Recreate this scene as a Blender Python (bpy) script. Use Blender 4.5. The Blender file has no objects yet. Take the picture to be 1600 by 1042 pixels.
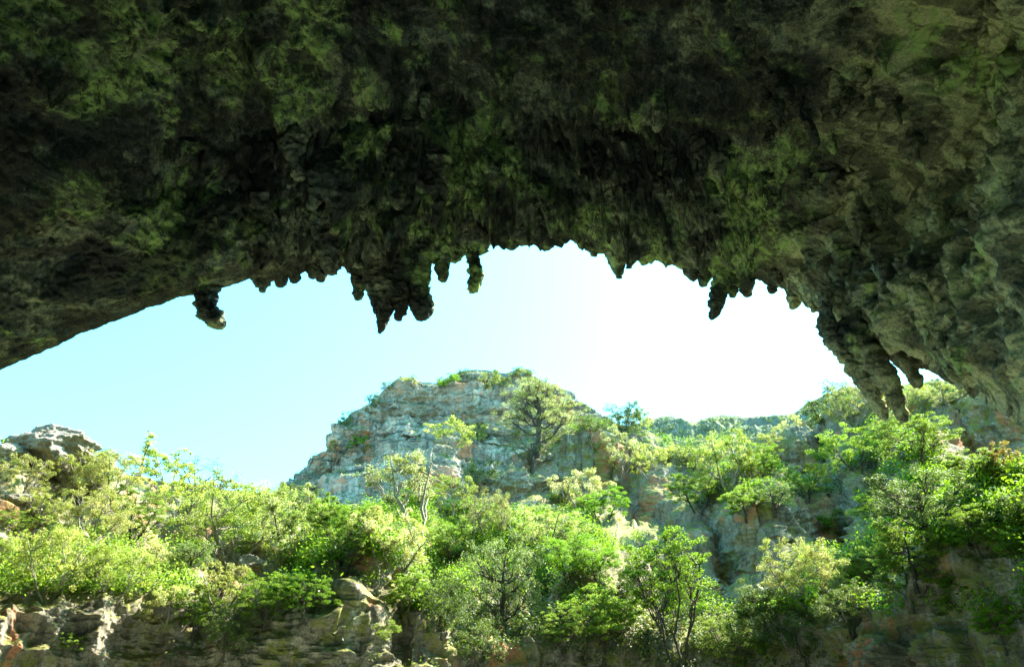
import bpy, math, random
import numpy as np
from mathutils import Vector, Matrix
from mathutils.bvhtree import BVHTree

R = math.radians
SC = bpy.context.scene
COL = SC.collection
rng = np.random.default_rng(7)
random.seed(7)

# ------------------------------------------------------------------ camera
F, PITCH = 1300.0, R(28.0)
CAM = np.array([0.0, 0.0, 2.0])
cd = bpy.data.cameras.new('camera'); cam = bpy.data.objects.new('camera', cd); COL.objects.link(cam)
cam.location = CAM; cam.rotation_euler = (R(90) + PITCH, 0, 0)
cd.sensor_width = 36; cd.lens = F / 1600 * 36; cd.clip_end = 20000; cd.clip_start = 0.1
SC.camera = cam
FW = np.array([0, math.cos(PITCH), math.sin(PITCH)]); UP = np.array([0, -math.sin(PITCH), math.cos(PITCH)])

def ray(px, py):
    """direction of a sight line, forward depth 1"""
    return FW + (px - 800) / F * np.array([1.0, 0, 0]) + (521 - py) / F * UP
def azel(px, py):
    d = ray(px, py)
    return math.atan2(d[0], d[1]), math.atan2(d[2], math.hypot(d[0], d[1]))

# ------------------------------------------------------------------ noise
def _h(ix, iy, iz, s):
    n = (ix.astype(np.int64) * 374761393 + iy.astype(np.int64) * 668265263 + iz.astype(np.int64) * 2147483647 + s * 1274126177) & 0xffffffff
    n = ((n ^ (n >> 13)) * 1274126177) & 0xffffffff
    n = ((n ^ (n >> 15)) * 2246822519) & 0xffffffff
    return ((n ^ (n >> 16)) & 0xffffff) / float(0xffffff)
def vn(p, s=0):
    i = np.floor(p); f = p - i; i = i.astype(np.int64); f = f * f * f * (f * (f * 6 - 15) + 10)
    r = 0
    for dx in (0, 1):
        wx = f[:, 0] if dx else 1 - f[:, 0]
        for dy in (0, 1):
            wy = f[:, 1] if dy else 1 - f[:, 1]
            for dz in (0, 1):
                wz = f[:, 2] if dz else 1 - f[:, 2]
                r = r + wx * wy * wz * _h(i[:, 0] + dx, i[:, 1] + dy, i[:, 2] + dz, s)
    return r * 2 - 1
def fbm(p, octs=4, s=0, gain=0.5, ridged=False):
    a, r, t = 1.0, 0, 0
    for k in range(octs):
        n = vn(p * (2.03 ** k) + 17.3 * k, s + k)
        if ridged: n = 1 - 2 * np.abs(n)
        r = r + a * n; t += a; a *= gain
    return r / t
def worley(p, s=0):
    """2D cells: distance to nearest point, cell random"""
    i = np.floor(p).astype(np.int64); best = np.full(len(p), 9.0); cid = np.zeros(len(p))
    z = np.zeros(len(p), dtype=np.int64)
    for dx in (-1, 0, 1):
        for dy in (-1, 0, 1):
            jx, jy = i[:, 0] + dx, i[:, 1] + dy
            qx = jx + _h(jx, jy, z, s); qy = jy + _h(jx, jy, z + 1, s)
            d = np.hypot(p[:, 0] - qx, p[:, 1] - qy)
            m = d < best; best = np.where(m, d, best); cid = np.where(m, _h(jx, jy, z + 2, s), cid)
    return best, cid
def sstep(a, b, x):
    t = np.clip((x - a) / (b - a), 0, 1); return t * t * (3 - 2 * t)

# ------------------------------------------------------------------ mesh helpers
def mesh_np(name, v, f, mat, smooth=True):
    me = bpy.data.meshes.new(name)
    v = np.asarray(v, dtype=np.float32); f = np.asarray(f, dtype=np.int32)
    k = f.shape[1]
    me.vertices.add(len(v)); me.vertices.foreach_set('co', v.ravel())
    me.loops.add(f.size); me.loops.foreach_set('vertex_index', f.ravel())
    me.polygons.add(len(f)); me.polygons.foreach_set('loop_start', np.arange(0, f.size, k, dtype=np.int32))
    me.polygons.foreach_set('loop_total', np.full(len(f), k, dtype=np.int32))
    me.polygons.foreach_set('use_smooth', np.full(len(f), smooth, dtype=bool))
    me.update(calc_edges=True); me.materials.append(mat)
    return me
def obj(name, me, parent=None, loc=None):
    o = bpy.data.objects.new(name, me); COL.objects.link(o)
    if parent: o.parent = parent
    if loc is not None: o.location = loc
    return o
def tag(o, label=None, cat=None, group=None, kind=None):
    if label: o['label'] = label
    if cat: o['category'] = cat
    if group: o['group'] = group
    if kind: o['kind'] = kind
    return o
def grid_faces(n, m, flip=False):
    a = (np.arange(n - 1)[:, None] * m + np.arange(m - 1)[None]).ravel()
    q = np.stack([a, a + 1, a + m + 1, a + m], 1)
    return q[:, ::-1] if flip else q
def normals(P):
    """P (n,m,3) -> unit normals of the grid"""
    du = np.gradient(P, axis=0); dv = np.gradient(P, axis=1)
    n = np.cross(du, dv); return n / (np.linalg.norm(n, axis=2, keepdims=True) + 1e-9)
def tubes(paths, seg=6):
    V, Fc, o = [], [], 0
    for pts, rad in paths:
        pts = np.asarray(pts, float); rad = np.asarray(rad, float); n = len(pts)
        t = np.gradient(pts, axis=0); t /= np.linalg.norm(t, axis=1, keepdims=True) + 1e-9
        ref = np.array([0.31, 0.95, 0.05]); a = np.cross(t, ref); a /= np.linalg.norm(a, axis=1, keepdims=True) + 1e-9
        b = np.cross(t, a); th = np.arange(seg) * 2 * math.pi / seg
        ring = pts[:, None] + rad[:, None, None] * (np.cos(th)[None, :, None] * a[:, None] + np.sin(th)[None, :, None] * b[:, None])
        V.append(ring.reshape(-1, 3))
        i = np.arange(n - 1)[:, None] * seg; j = np.arange(seg)[None]; k = (j + 1) % seg
        Fc.append(np.stack([i + j, i + k, i + seg + k, i + seg + j], 2).reshape(-1, 4) + o)
        o += n * seg
    return np.concatenate(V), np.concatenate(Fc)

# ------------------------------------------------------------------ materials
class NT:
    def __init__(s, name):
        s.m = bpy.data.materials.new(name); s.m.use_nodes = True; s.t = s.m.node_tree; s.t.nodes.clear()
    def n(s, typ, **k):
        q = s.t.nodes.new(typ)
        for a, b in k.items():
            if a.startswith('_'): setattr(q, a[1:], b)
            else: s.put(q.inputs[a.replace('#', ' ')], b)
        return q
    def put(s, i, b):
        if isinstance(b, bpy.types.NodeSocket): s.t.links.new(b, i)
        else: i.default_value = b
    def noise(s, vec, scale, det=5, rough=0.6, dist=0.0):
        return s.n('ShaderNodeTexNoise', Vector=vec, Scale=scale, Detail=det, Roughness=rough, Distortion=dist).outputs['Fac']
    def ramp(s, x, a, b):
        q = s.n('ShaderNodeMapRange', _interpolation_type='SMOOTHSTEP'); s.put(q.inputs[0], x)
        q.inputs[1].default_value = a; q.inputs[2].default_value = b; return q.outputs[0]
    def mix(s, f, a, b, mode='MIX'):
        q = s.t.nodes.new('ShaderNodeMix'); q.data_type = 'RGBA'; q.blend_type = mode
        s.put(q.inputs[0], f); s.put(q.inputs[6], a if isinstance(a, bpy.types.NodeSocket) else (*a, 1)); s.put(q.inputs[7], b if isinstance(b, bpy.types.NodeSocket) else (*b, 1))
        return q.outputs[2]
    def math(s, op, a, b=0.0):
        q = s.t.nodes.new('ShaderNodeMath'); q.operation = op; s.put(q.inputs[0], a); s.put(q.inputs[1], b); return q.outputs[0]
    def scaled(s, vec, sc, rot=(0, 0, 0)):
        q = s.t.nodes.new('ShaderNodeMapping'); s.put(q.inputs['Vector'], vec); q.inputs['Scale'].default_value = sc; q.inputs['Rotation'].default_value = rot
        return q.outputs[0]

def rock(name, base, dark, light, tan, accent=None, acc_t=(0.62, 0.68), moss=None, moss_t=(0.5, 0.62), moss_scale=0.12, ledge=None, k=1.0, streak=0.6, bump=0.6, vec='World', side=None, painted_shade=None, strata=0.0):
    t = NT(name)
    if vec == 'World': co = t.n('ShaderNodeNewGeometry').outputs['Position']
    else: co = t.n('ShaderNodeTexCoord').outputs['Object']
    big = t.noise(co, 0.11 * k, 6, 0.62, 0.5)
    mid = t.noise(co, 0.6 * k, 8, 0.68, 0.3)
    fine = t.noise(co, 3.0 * k, 8, 0.72)
    st = t.noise(t.scaled(co, (1.0, 1.0, 0.13)), 0.9 * k, 7, 0.65, 0.6)
    c = t.mix(t.ramp(big, 0.38, 0.62), base, tan)
    c = t.mix(t.math('MULTIPLY', t.ramp(mid, 0.42, 0.68), 0.8), c, light)
    c = t.mix(t.math('MULTIPLY', t.ramp(st, 0.48, 0.64), streak), c, dark)
    c = t.mix(t.math('MULTIPLY', t.ramp(fine, 0.55, 0.35), 0.75), c, dark)
    if painted_shade:                                  # shaded clusters against lit hollows, painted as dark patches in the colour
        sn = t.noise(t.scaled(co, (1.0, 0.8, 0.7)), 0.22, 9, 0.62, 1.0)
        c = t.mix(t.math('MULTIPLY', t.ramp(sn, 0.55, 0.47), 0.85), c, painted_shade)
    if side:                                  # steep side wall: paler rock, with the light it catches put into colour
        xs = t.n('ShaderNodeSeparateXYZ', Vector=co).outputs[0]
        xs = t.math('ADD', xs, t.math('MULTIPLY', t.math('SUBTRACT', big, 0.5), 26.0))
        c = t.mix(t.math('MULTIPLY', t.ramp(xs, 13.0, 19.0), t.ramp(mid, 0.30, 0.52)), c, side)
    if side:                                  # slanting shadows across it, painted as dark streaks
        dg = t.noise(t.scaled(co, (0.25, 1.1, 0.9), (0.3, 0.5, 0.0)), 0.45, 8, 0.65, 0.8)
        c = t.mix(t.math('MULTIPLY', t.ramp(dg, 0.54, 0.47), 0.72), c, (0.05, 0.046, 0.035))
    if side:                                  # weathered pale limestone outside, above the mouth
        zs = t.n('ShaderNodeSeparateXYZ', Vector=co).outputs[2]
        c = t.mix(t.math('MULTIPLY', t.ramp(zs, 42.0, 48.0), t.ramp(mid, 0.28, 0.45)), c, (0.42, 0.39, 0.32))
    if accent:
        an = t.noise(t.scaled(co, (1.0, 1.0, 0.45)), 0.22 * k, 5, 0.6, 0.8)
        c = t.mix(t.math('MULTIPLY', t.ramp(an, *acc_t), 0.85), c, accent)
        an2 = t.noise(t.scaled(co, (1.0, 1.0, 0.18)), 0.55 * k, 4, 0.6, 0.4)
        c = t.mix(t.math('MULTIPLY', t.ramp(an2, 0.60, 0.64), 0.8), c, (0.5, 0.44, 0.34))
    if strata:
        sr = t.noise(t.scaled(co, (0.16, 0.16, 1.7)), 0.8 * k, 6, 0.6, 0.5)
        c = t.mix(t.math('MULTIPLY', t.ramp(sr, 0.46, 0.36), strata), c, dark); c = t.mix(t.math('MULTIPLY', t.ramp(sr, 0.56, 0.64), strata * 0.5), c, light)
    gr = t.noise(co, 9.0 * k, 6, 0.75)
    c = t.mix(t.math('MULTIPLY', t.ramp(gr, 0.54, 0.40), 0.5), c, dark); c = t.mix(t.math('MULTIPLY', t.ramp(gr, 0.55, 0.70), 0.35), c, light)
    if moss:
        mn = t.noise(co, moss_scale, 7, 0.66, 0.7)
        mf = t.math('MULTIPLY', t.ramp(mn, *moss_t), t.ramp(t.noise(co, 1.9, 9, 0.8), 0.44, 0.54))
        if painted_shade: mf = t.math('MULTIPLY', mf, t.math('ADD', 0.18, t.math('MULTIPLY', t.ramp(sn, 0.44, 0.53), 0.82)))
        c = t.mix(mf, c, moss)
    if ledge:
        nz = t.n('ShaderNodeSeparateXYZ', Vector=t.n('ShaderNodeNewGeometry').outputs['Normal']).outputs[2]
        lf = t.math('MULTIPLY', t.ramp(nz, 0.45, 0.75), t.ramp(mid, 0.36, 0.5))
        c = t.mix(lf, c, ledge)
    b1 = t.n('ShaderNodeBump', Strength=bump, Distance=0.35 / k, Height=t.math('ADD', mid, t.math('MULTIPLY', st, 0.5)))
    b2 = t.n('ShaderNodeBump', Strength=bump, Distance=0.12 / k, Height=fine); t.t.links.new(b1.outputs[0], b2.inputs['Normal'])
    p = t.n('ShaderNodeBsdfPrincipled', Roughness=0.92, Normal=b2.outputs[0]); t.put(p.inputs['Base Color'], c)
    p.inputs['Specular IOR Level'].default_value = 0.2
    t.n('ShaderNodeOutputMaterial', Surface=p.outputs[0]); return t.m

def leafmat(name, a, b, c, trans=0.45, hue=0.055):
    """a dark, b mid, c pale leaf colours, varied by clump and by tree"""
    t = NT(name)
    co = t.n('ShaderNodeTexCoord').outputs['Object']; oi = t.n('ShaderNodeObjectInfo')
    n1 = t.noise(co, 0.55, 3, 0.6); n2 = t.noise(co, 5.0, 4, 0.7)
    q = t.mix(t.ramp(n1, 0.40, 0.62), b, c); q = t.mix(t.ramp(n2, 0.56, 0.42), q, a)
    h = t.n('ShaderNodeHueSaturation', Hue=t.math('ADD', t.math('MULTIPLY', oi.outputs['Random'], hue), 0.5 - hue / 2),
            Saturation=t.math('ADD', t.math('MULTIPLY', oi.outputs['Random'], 0.2), 0.92),
            Value=t.math('ADD', t.math('MULTIPLY', t.math('FRACT', t.math('MULTIPLY', oi.outputs['Random'], 7.31)), 0.55), 0.72), Color=q)
    d = t.n('ShaderNodeBsdfPrincipled', Roughness=0.55); t.put(d.inputs['Base Color'], h.outputs[0]); d.inputs['Specular IOR Level'].default_value = 0.35
    tr = t.n('ShaderNodeBsdfTranslucent', Color=t.mix(0.35, h.outputs[0], (0.30, 0.42, 0.03)))
    ms = t.n('ShaderNodeMixShader'); ms.inputs[0].default_value = trans
    t.t.links.new(d.outputs[0], ms.inputs[1]); t.t.links.new(tr.outputs[0], ms.inputs[2])
    t.n('ShaderNodeOutputMaterial', Surface=ms.outputs[0]); return t.m

def bark(name, a, b):
    t = NT(name); co = t.n('ShaderNodeTexCoord').outputs['Object']
    n = t.noise(t.scaled(co, (4, 4, 0.8)), 2.0, 6, 0.7)
    p = t.n('ShaderNodeBsdfPrincipled', Roughness=0.9, Normal=t.n('ShaderNodeBump', Strength=0.6, Distance=0.04, Height=n).outputs[0])
    t.put(p.inputs['Base Color'], t.mix(t.ramp(n, 0.35, 0.65), a, b))
    t.n('ShaderNodeOutputMaterial', Surface=p.outputs[0]); return t.m

M = {}
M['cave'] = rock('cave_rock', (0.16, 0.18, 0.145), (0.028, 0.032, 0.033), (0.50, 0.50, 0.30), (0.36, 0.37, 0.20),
                 moss=(0.40, 0.52, 0.16), moss_t=(0.50, 0.58), moss_scale=0.14, side=(0.60, 0.57, 0.29), painted_shade=(0.018, 0.022, 0.026), streak=0.6, bump=1.0)
M['lip'] = rock('stalactite_rock', (0.115, 0.118, 0.12), (0.03, 0.033, 0.04), (0.32, 0.30, 0.22), (0.13, 0.13, 0.115), streak=0.6, bump=0.9, k=1.6)
M['hill'] = rock('hill_rock', (0.28, 0.245, 0.185), (0.07, 0.06, 0.045), (0.44, 0.385, 0.30), (0.29, 0.235, 0.145), accent=(0.48, 0.20, 0.10),
                 acc_t=(0.56, 0.60), strata=0.2, streak=0.8, moss=(0.19, 0.19, 0.045), moss_t=(0.46, 0.58), moss_scale=0.3, ledge=(0.15, 0.15, 0.04), k=1.0, bump=0.8)
M['peak'] = rock('peak_rock', (0.32, 0.265, 0.215), (0.075, 0.063, 0.053), (0.50, 0.42, 0.34), (0.35, 0.275, 0.205), accent=(0.56, 0.22, 0.11),
                 acc_t=(0.57, 0.62), strata=0.9, ledge=(0.12, 0.14, 0.05), k=0.55, bump=0.9)
M['far'] = rock('far_rock', (0.20, 0.185, 0.15), (0.08, 0.08, 0.06), (0.32, 0.30, 0.25), (0.18, 0.17, 0.11), ledge=(0.08, 0.11, 0.04), k=0.4)
M['boulder'] = rock('boulder_rock', (0.36, 0.31, 0.25), (0.08, 0.075, 0.065), (0.38, 0.34, 0.28), (0.26, 0.22, 0.15), k=1.6, streak=0.35, bump=0.8)
M['soil'] = rock('gorge_ground', (0.32, 0.36, 0.31), (0.15, 0.18, 0.15), (0.42, 0.45, 0.42), (0.30, 0.34, 0.26), k=0.8)
M['pale'] = leafmat('pale_leaf', (0.09, 0.12, 0.012), (0.38, 0.41, 0.055), (0.82, 0.76, 0.27), 0.42)
M['cream'] = leafmat('cream_leaf', (0.12, 0.15, 0.02), (0.50, 0.50, 0.13), (0.90, 0.82, 0.45), 0.40)
M['green'] = leafmat('green_leaf', (0.04, 0.10, 0.005), (0.13, 0.27, 0.012), (0.29, 0.44, 0.032), 0.5)
M['olive'] = leafmat('grey_green_leaf', (0.05, 0.08, 0.018), (0.15, 0.20, 0.055), (0.30, 0.35, 0.14), 0.3)
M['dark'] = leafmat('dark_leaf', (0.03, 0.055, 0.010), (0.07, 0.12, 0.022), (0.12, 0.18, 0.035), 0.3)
M['red'] = leafmat('red_leaf', (0.20, 0.06, 0.03), (0.42, 0.15, 0.08), (0.5, 0.26, 0.15), 0.4)
M['bark_d'] = bark('dark_bark', (0.03, 0.024, 0.016), (0.09, 0.075, 0.05))
M['bark_p'] = bark('pale_bark', (0.12, 0.10, 0.07), (0.34, 0.31, 0.24))

# ------------------------------------------------------------------ the cave
LIP = [(-300, 705, 44), (-150, 637, 43), (0, 578, 42), (60, 550, 42), (130, 520, 42), (200, 493, 42), (260, 470, 42.5), (310, 458, 43), (380, 435, 43),
       (400, 430, 43), (450, 428, 43.5), (480, 424, 44), (520, 412, 44), (545, 418, 44), (560, 425, 44), (600, 425, 44), (650, 412, 44), (690, 400, 44.5), (730, 388, 45),
       (765, 377, 45), (800, 380, 45), (850, 380, 45), (900, 373, 45), (930, 380, 45), (945, 395, 45), (975, 405, 45), (1040, 405, 45), (1060, 418, 45),
       (1085, 427, 45), (1120, 425, 44.5), (1160, 424, 44), (1180, 432, 43.5), (1220, 450, 42), (1245, 464, 41), (1280, 485, 39.5), (1310, 497, 38.5), (1345, 520, 37.5), (1400, 552, 36),
       (1445, 574, 34.5), (1510, 607, 32), (1600, 668, 29)]
CX, CZ = -2.0, 4.0
lp = []
for px, py, Y in LIP:
    d = ray(px, py); lp.append(CAM + d * (Y / d[1]))
lp = [np.array([-47.0, 46, -2.0]), np.array([-44.0, 45, 5.0])] + lp + [np.array([21.0, 25.5, 7.5]), np.array([23.5, 23, 3.0]), np.array([25.0, 22, -3.0])]
lp = np.array(lp)
th_l = np.arctan2(lp[:, 2] - CZ, lp[:, 0] - CX); th_l = np.where(th_l < -2, th_l + 2 * math.pi, th_l)
rho_l = np.hypot(lp[:, 2] - CZ, lp[:, 0] - CX); Y_l = lp[:, 1]
od = np.argsort(th_l); th_l, rho_l, Y_l = th_l[od], rho_l[od], Y_l[od]
# fine angles, denser where the picture looks
th = np.concatenate([np.linspace(th_l[0], R(20), 50)[:-1], np.linspace(R(20), R(158), 1150), np.linspace(R(158), th_l[-1], 50)[1:]])
rl = np.interp(th, th_l, rho_l); yl = np.interp(th, th_l, Y_l)
sm = np.ones(41) / 41
def smooth(a): return np.convolve(np.pad(a, 20, mode='edge'), sm, 'valid')
rs = smooth(smooth(rl))
t3 = np.stack([th * 26, 0 * th, 0 * th], 1)
rl = rl + 0.22 * fbm(t3, 4, 91) * sstep(R(20), R(30), th)
# inner hall: a wide vault that is higher than the lip
s_in = np.concatenate([np.linspace(0, 1, 420) ** 1.25 * 21, 21 + np.linspace(0, 1, 60)[1:] ** 1.0 * 39])   # metres back from the lip
TH, S = np.meshgrid(th, s_in, indexing='ij')
RL = rl[:, None]; RS = rs[:, None]
lipw = np.exp(-S / 1.2)
W = 34.0; Hh = 36.0
inner = 1.0 / np.sqrt((np.cos(TH) / W) ** 2 + (np.sin(TH) / Hh) ** 2)
right = sstep(R(60), R(25), TH)
inner = inner * (1 - 0.30 * right)
rise = sstep(0, 7.5, S) * 0.78 + 0.22 * sstep(5, 22, S)
rho = RS + (inner - RS) * rise + (RL - RS) * lipw
rho = rho * np.sqrt(np.clip(1 - (np.clip(S - 30, 0, 70) / (39.5 - 9.3 * sstep(R(62), R(118), TH))) ** 2, 0.004, 1))
P = np.stack([CX + rho * np.cos(TH), yl[:, None] - S, CZ + rho * np.sin(TH)], 2)
n0 = normals(P)
flat = P.reshape(-1, 3)
away = sstep(0.0, 1.6, S).ravel()                     # keep the traced rim clean
# folds and scoops
big = fbm(flat * 0.11, 4, 3) * 4.2 + fbm(flat * 0.33, 4, 9, ridged=True) * 1.0
nn = n0.reshape(-1, 3); sgn = np.sign(np.sum(nn * (np.array([CX, 0, CZ]) * np.array([1, 0, 1]) + flat * np.array([0, 1, 0]) - flat), 1)); sgn[sgn == 0] = 1
nn = nn * sgn[:, None]                                # points into the hall
flat = flat + nn * (big * (0.05 + 0.95 * sstep(0.2, 3.0, S).ravel()))[:, None]
# hanging drips
wx = flat[:, :2] + np.stack([fbm(flat * 0.5, 2, 21), fbm(flat * 0.5, 2, 22)], 1) * 0.5
dens = sstep(-0.18, 0.22, fbm(flat * 0.15 + 5, 3, 31))
wall = sstep(0.2, 0.75, -nn[:, 2])                    # 1 under the ceiling, 0 on steep walls
drop = np.zeros(len(flat))
for cell, ln, pw, sd in ((2.3, 2.6, 1.5, 41), (1.15, 1.7, 1.3, 42), (0.55, 0.75, 1.2, 43)):
    d, c = worley(wx / cell, sd)
    drop += ln * (0.15 + 0.85 * c ** 2) * np.clip(1 - (d / 0.62) ** pw, 0, 1) * (0.15 + 1.15 * dens)
Sf, Tf = S.ravel(), TH.ravel()
calm = 1 - 0.92 * sstep(7, 2, Sf) * sstep(R(112), R(126), Tf)           # the low side of the rim is a smooth slab
calm *= 1 - 0.70 * sstep(R(46), R(36), Tf)                              # so is the steep side wall
band = sstep(11, 5, Sf) * sstep(0.2, 1.5, Sf) * sstep(R(125), R(112), Tf)
for cell, ln, sd in ((1.05, 2.9, 47), (0.62, 1.9, 48)):
    d, c = worley(wx / cell, sd)
    drop += ln * c ** 1.5 * np.clip(1 - (d / 0.50) ** 1.3, 0, 1) * band
drop *= (0.06 + 0.94 * sstep(0.4, 3.2, Sf)) * (0.10 + 0.9 * wall) * calm
mid_rim = sstep(R(128), R(116), Tf) * sstep(R(22), R(34), Tf)
d, c = worley(wx / 0.8, 45); d2, c2 = worley(wx / 0.38, 46)
drop += (0.75 * c * np.clip(1 - d / 0.6, 0, 1) + 0.30 * c2 * np.clip(1 - d2 / 0.6, 0, 1)) * mid_rim * sstep(5, 0.5, Sf)
flat = flat + np.array([0, 0, -1.0]) * drop[:, None]
# knobbly cauliflower skin
kn = np.abs(vn(flat * 0.7, 50)) * 0.55 * (1 - sstep(3, 0, Sf)) + np.abs(vn(flat * 1.5, 51)) * 0.42 + np.abs(vn(flat * 3.3, 52)) * 0.22 + np.abs(vn(flat * 7, 53)) * 0.12
flat = flat + nn * ((kn - 0.12) * (0.25 + 0.75 * away) * (1 - 0.40 * sstep(R(44), R(30), Tf)))[:, None]
Pin = flat.reshape(P.shape)
# outer mountain face above the mouth
prof = [(0.6, 0.7), (1.3, 2.5), (1.6, 6), (1.0, 14), (-2.0, 22), (-8, 28), (-20, 32), (-40, 34), (-60, 35), (-90, 36)]
outr = []
for k, (dy, dr) in enumerate(prof):
    rr = RS[:, 0] + dr
    q = np.stack([CX + rr * np.cos(th), yl + dy, CZ + rr * np.sin(th)], 1)
    q = q + np.stack([fbm(q * 0.07, 4, 61), fbm(q * 0.07, 4, 62), fbm(q * 0.07, 4, 63)], 1) * min(6.0, dr * 0.5)
    outr.append(q)
outr = np.array(outr)[::-1].transpose(1, 0, 2)        # far rows first, rim last
Pall = np.concatenate([outr, Pin], 1)
n_, m_ = Pall.shape[:2]
ceil_v = Pall.reshape(-1, 3); ceil_f = grid_faces(n_, m_)
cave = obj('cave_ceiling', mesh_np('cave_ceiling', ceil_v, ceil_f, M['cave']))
tag(cave, 'dark mossy overhanging cave ceiling knobbly with hanging rock', 'cave ceiling', kind='structure')
sub = Pin[::3, ::3]; cv = sub.reshape(-1, 3); cf = grid_faces(*sub.shape[:2])
CEIL = BVHTree.FromPolygons(cv.tolist(), cf.tolist())

# stalactites: knobbly hanging rocks that grow out of the ceiling
def stal_mesh(name, pts, rad, rings, seed, seg=40, lump=0.34):
    pts = np.asarray(pts, float); rad = np.asarray(rad, float)
    L = np.concatenate([[0], np.cumsum(np.linalg.norm(np.diff(pts, axis=0), axis=1))])
    u = np.linspace(0, L[-1], rings)
    c = np.stack([np.interp(u, L, pts[:, k]) for k in range(3)], 1); r = np.interp(u, L, rad)
    k5 = np.ones(5) / 5
    for a in range(3): c[2:-2, a] = np.convolve(c[:, a], k5, 'valid')
    r[2:-2] = np.convolve(r, k5, 'valid')
    r[-1] = 0.02; r[-2] *= 0.55
    t = np.linspace(0, 2 * math.pi, seg + 1)[:-1]
    V = c[:, None] + r[:, None, None] * np.stack([np.cos(t), np.sin(t), 0 * t], 1)[None]
    V = V.reshape(-1, 3); dirn = (V - np.repeat(c, seg, 0)); ln = np.linalg.norm(dirn, axis=1, keepdims=True) + 1e-6
    R0 = np.repeat(r, seg)[:, None]; Rm = np.clip(r.max(), 0.15, 3)
    nz = (1 - 2 * np.abs(vn(V / Rm * 1.1 + seed, seed))) * 0.5 + (1 - 2 * np.abs(vn(V / Rm * 2.6 + seed, seed + 1))) * 0.32 + vn(V / Rm * 6 + seed, seed + 2) * 0.16
    V = V + dirn / ln * np.minimum(R0, Rm) * nz[:, None] * lump * (1.7 if Rm < 0.7 else 1.0)
    ab = (1 - 2 * np.abs(vn(V * 2.6 + seed, seed + 3))) * 0.10 + (1 - 2 * np.abs(vn(V * 6.0 + seed, seed + 4))) * 0.07
    V = V + dirn / ln * (ab[:, None] * np.minimum(1, R0 / 0.35))
    V[:, 2] += nz * Rm * 0.12
    i = np.arange(rings - 1)[:, None] * seg; j = np.arange(seg)[None]; k = (j + 1) % seg
    f = np.stack([i + j, i + seg + j, i + seg + k, i + k], 2).reshape(-1, 4)
    return mesh_np(name, V, f, M['cave'])

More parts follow.
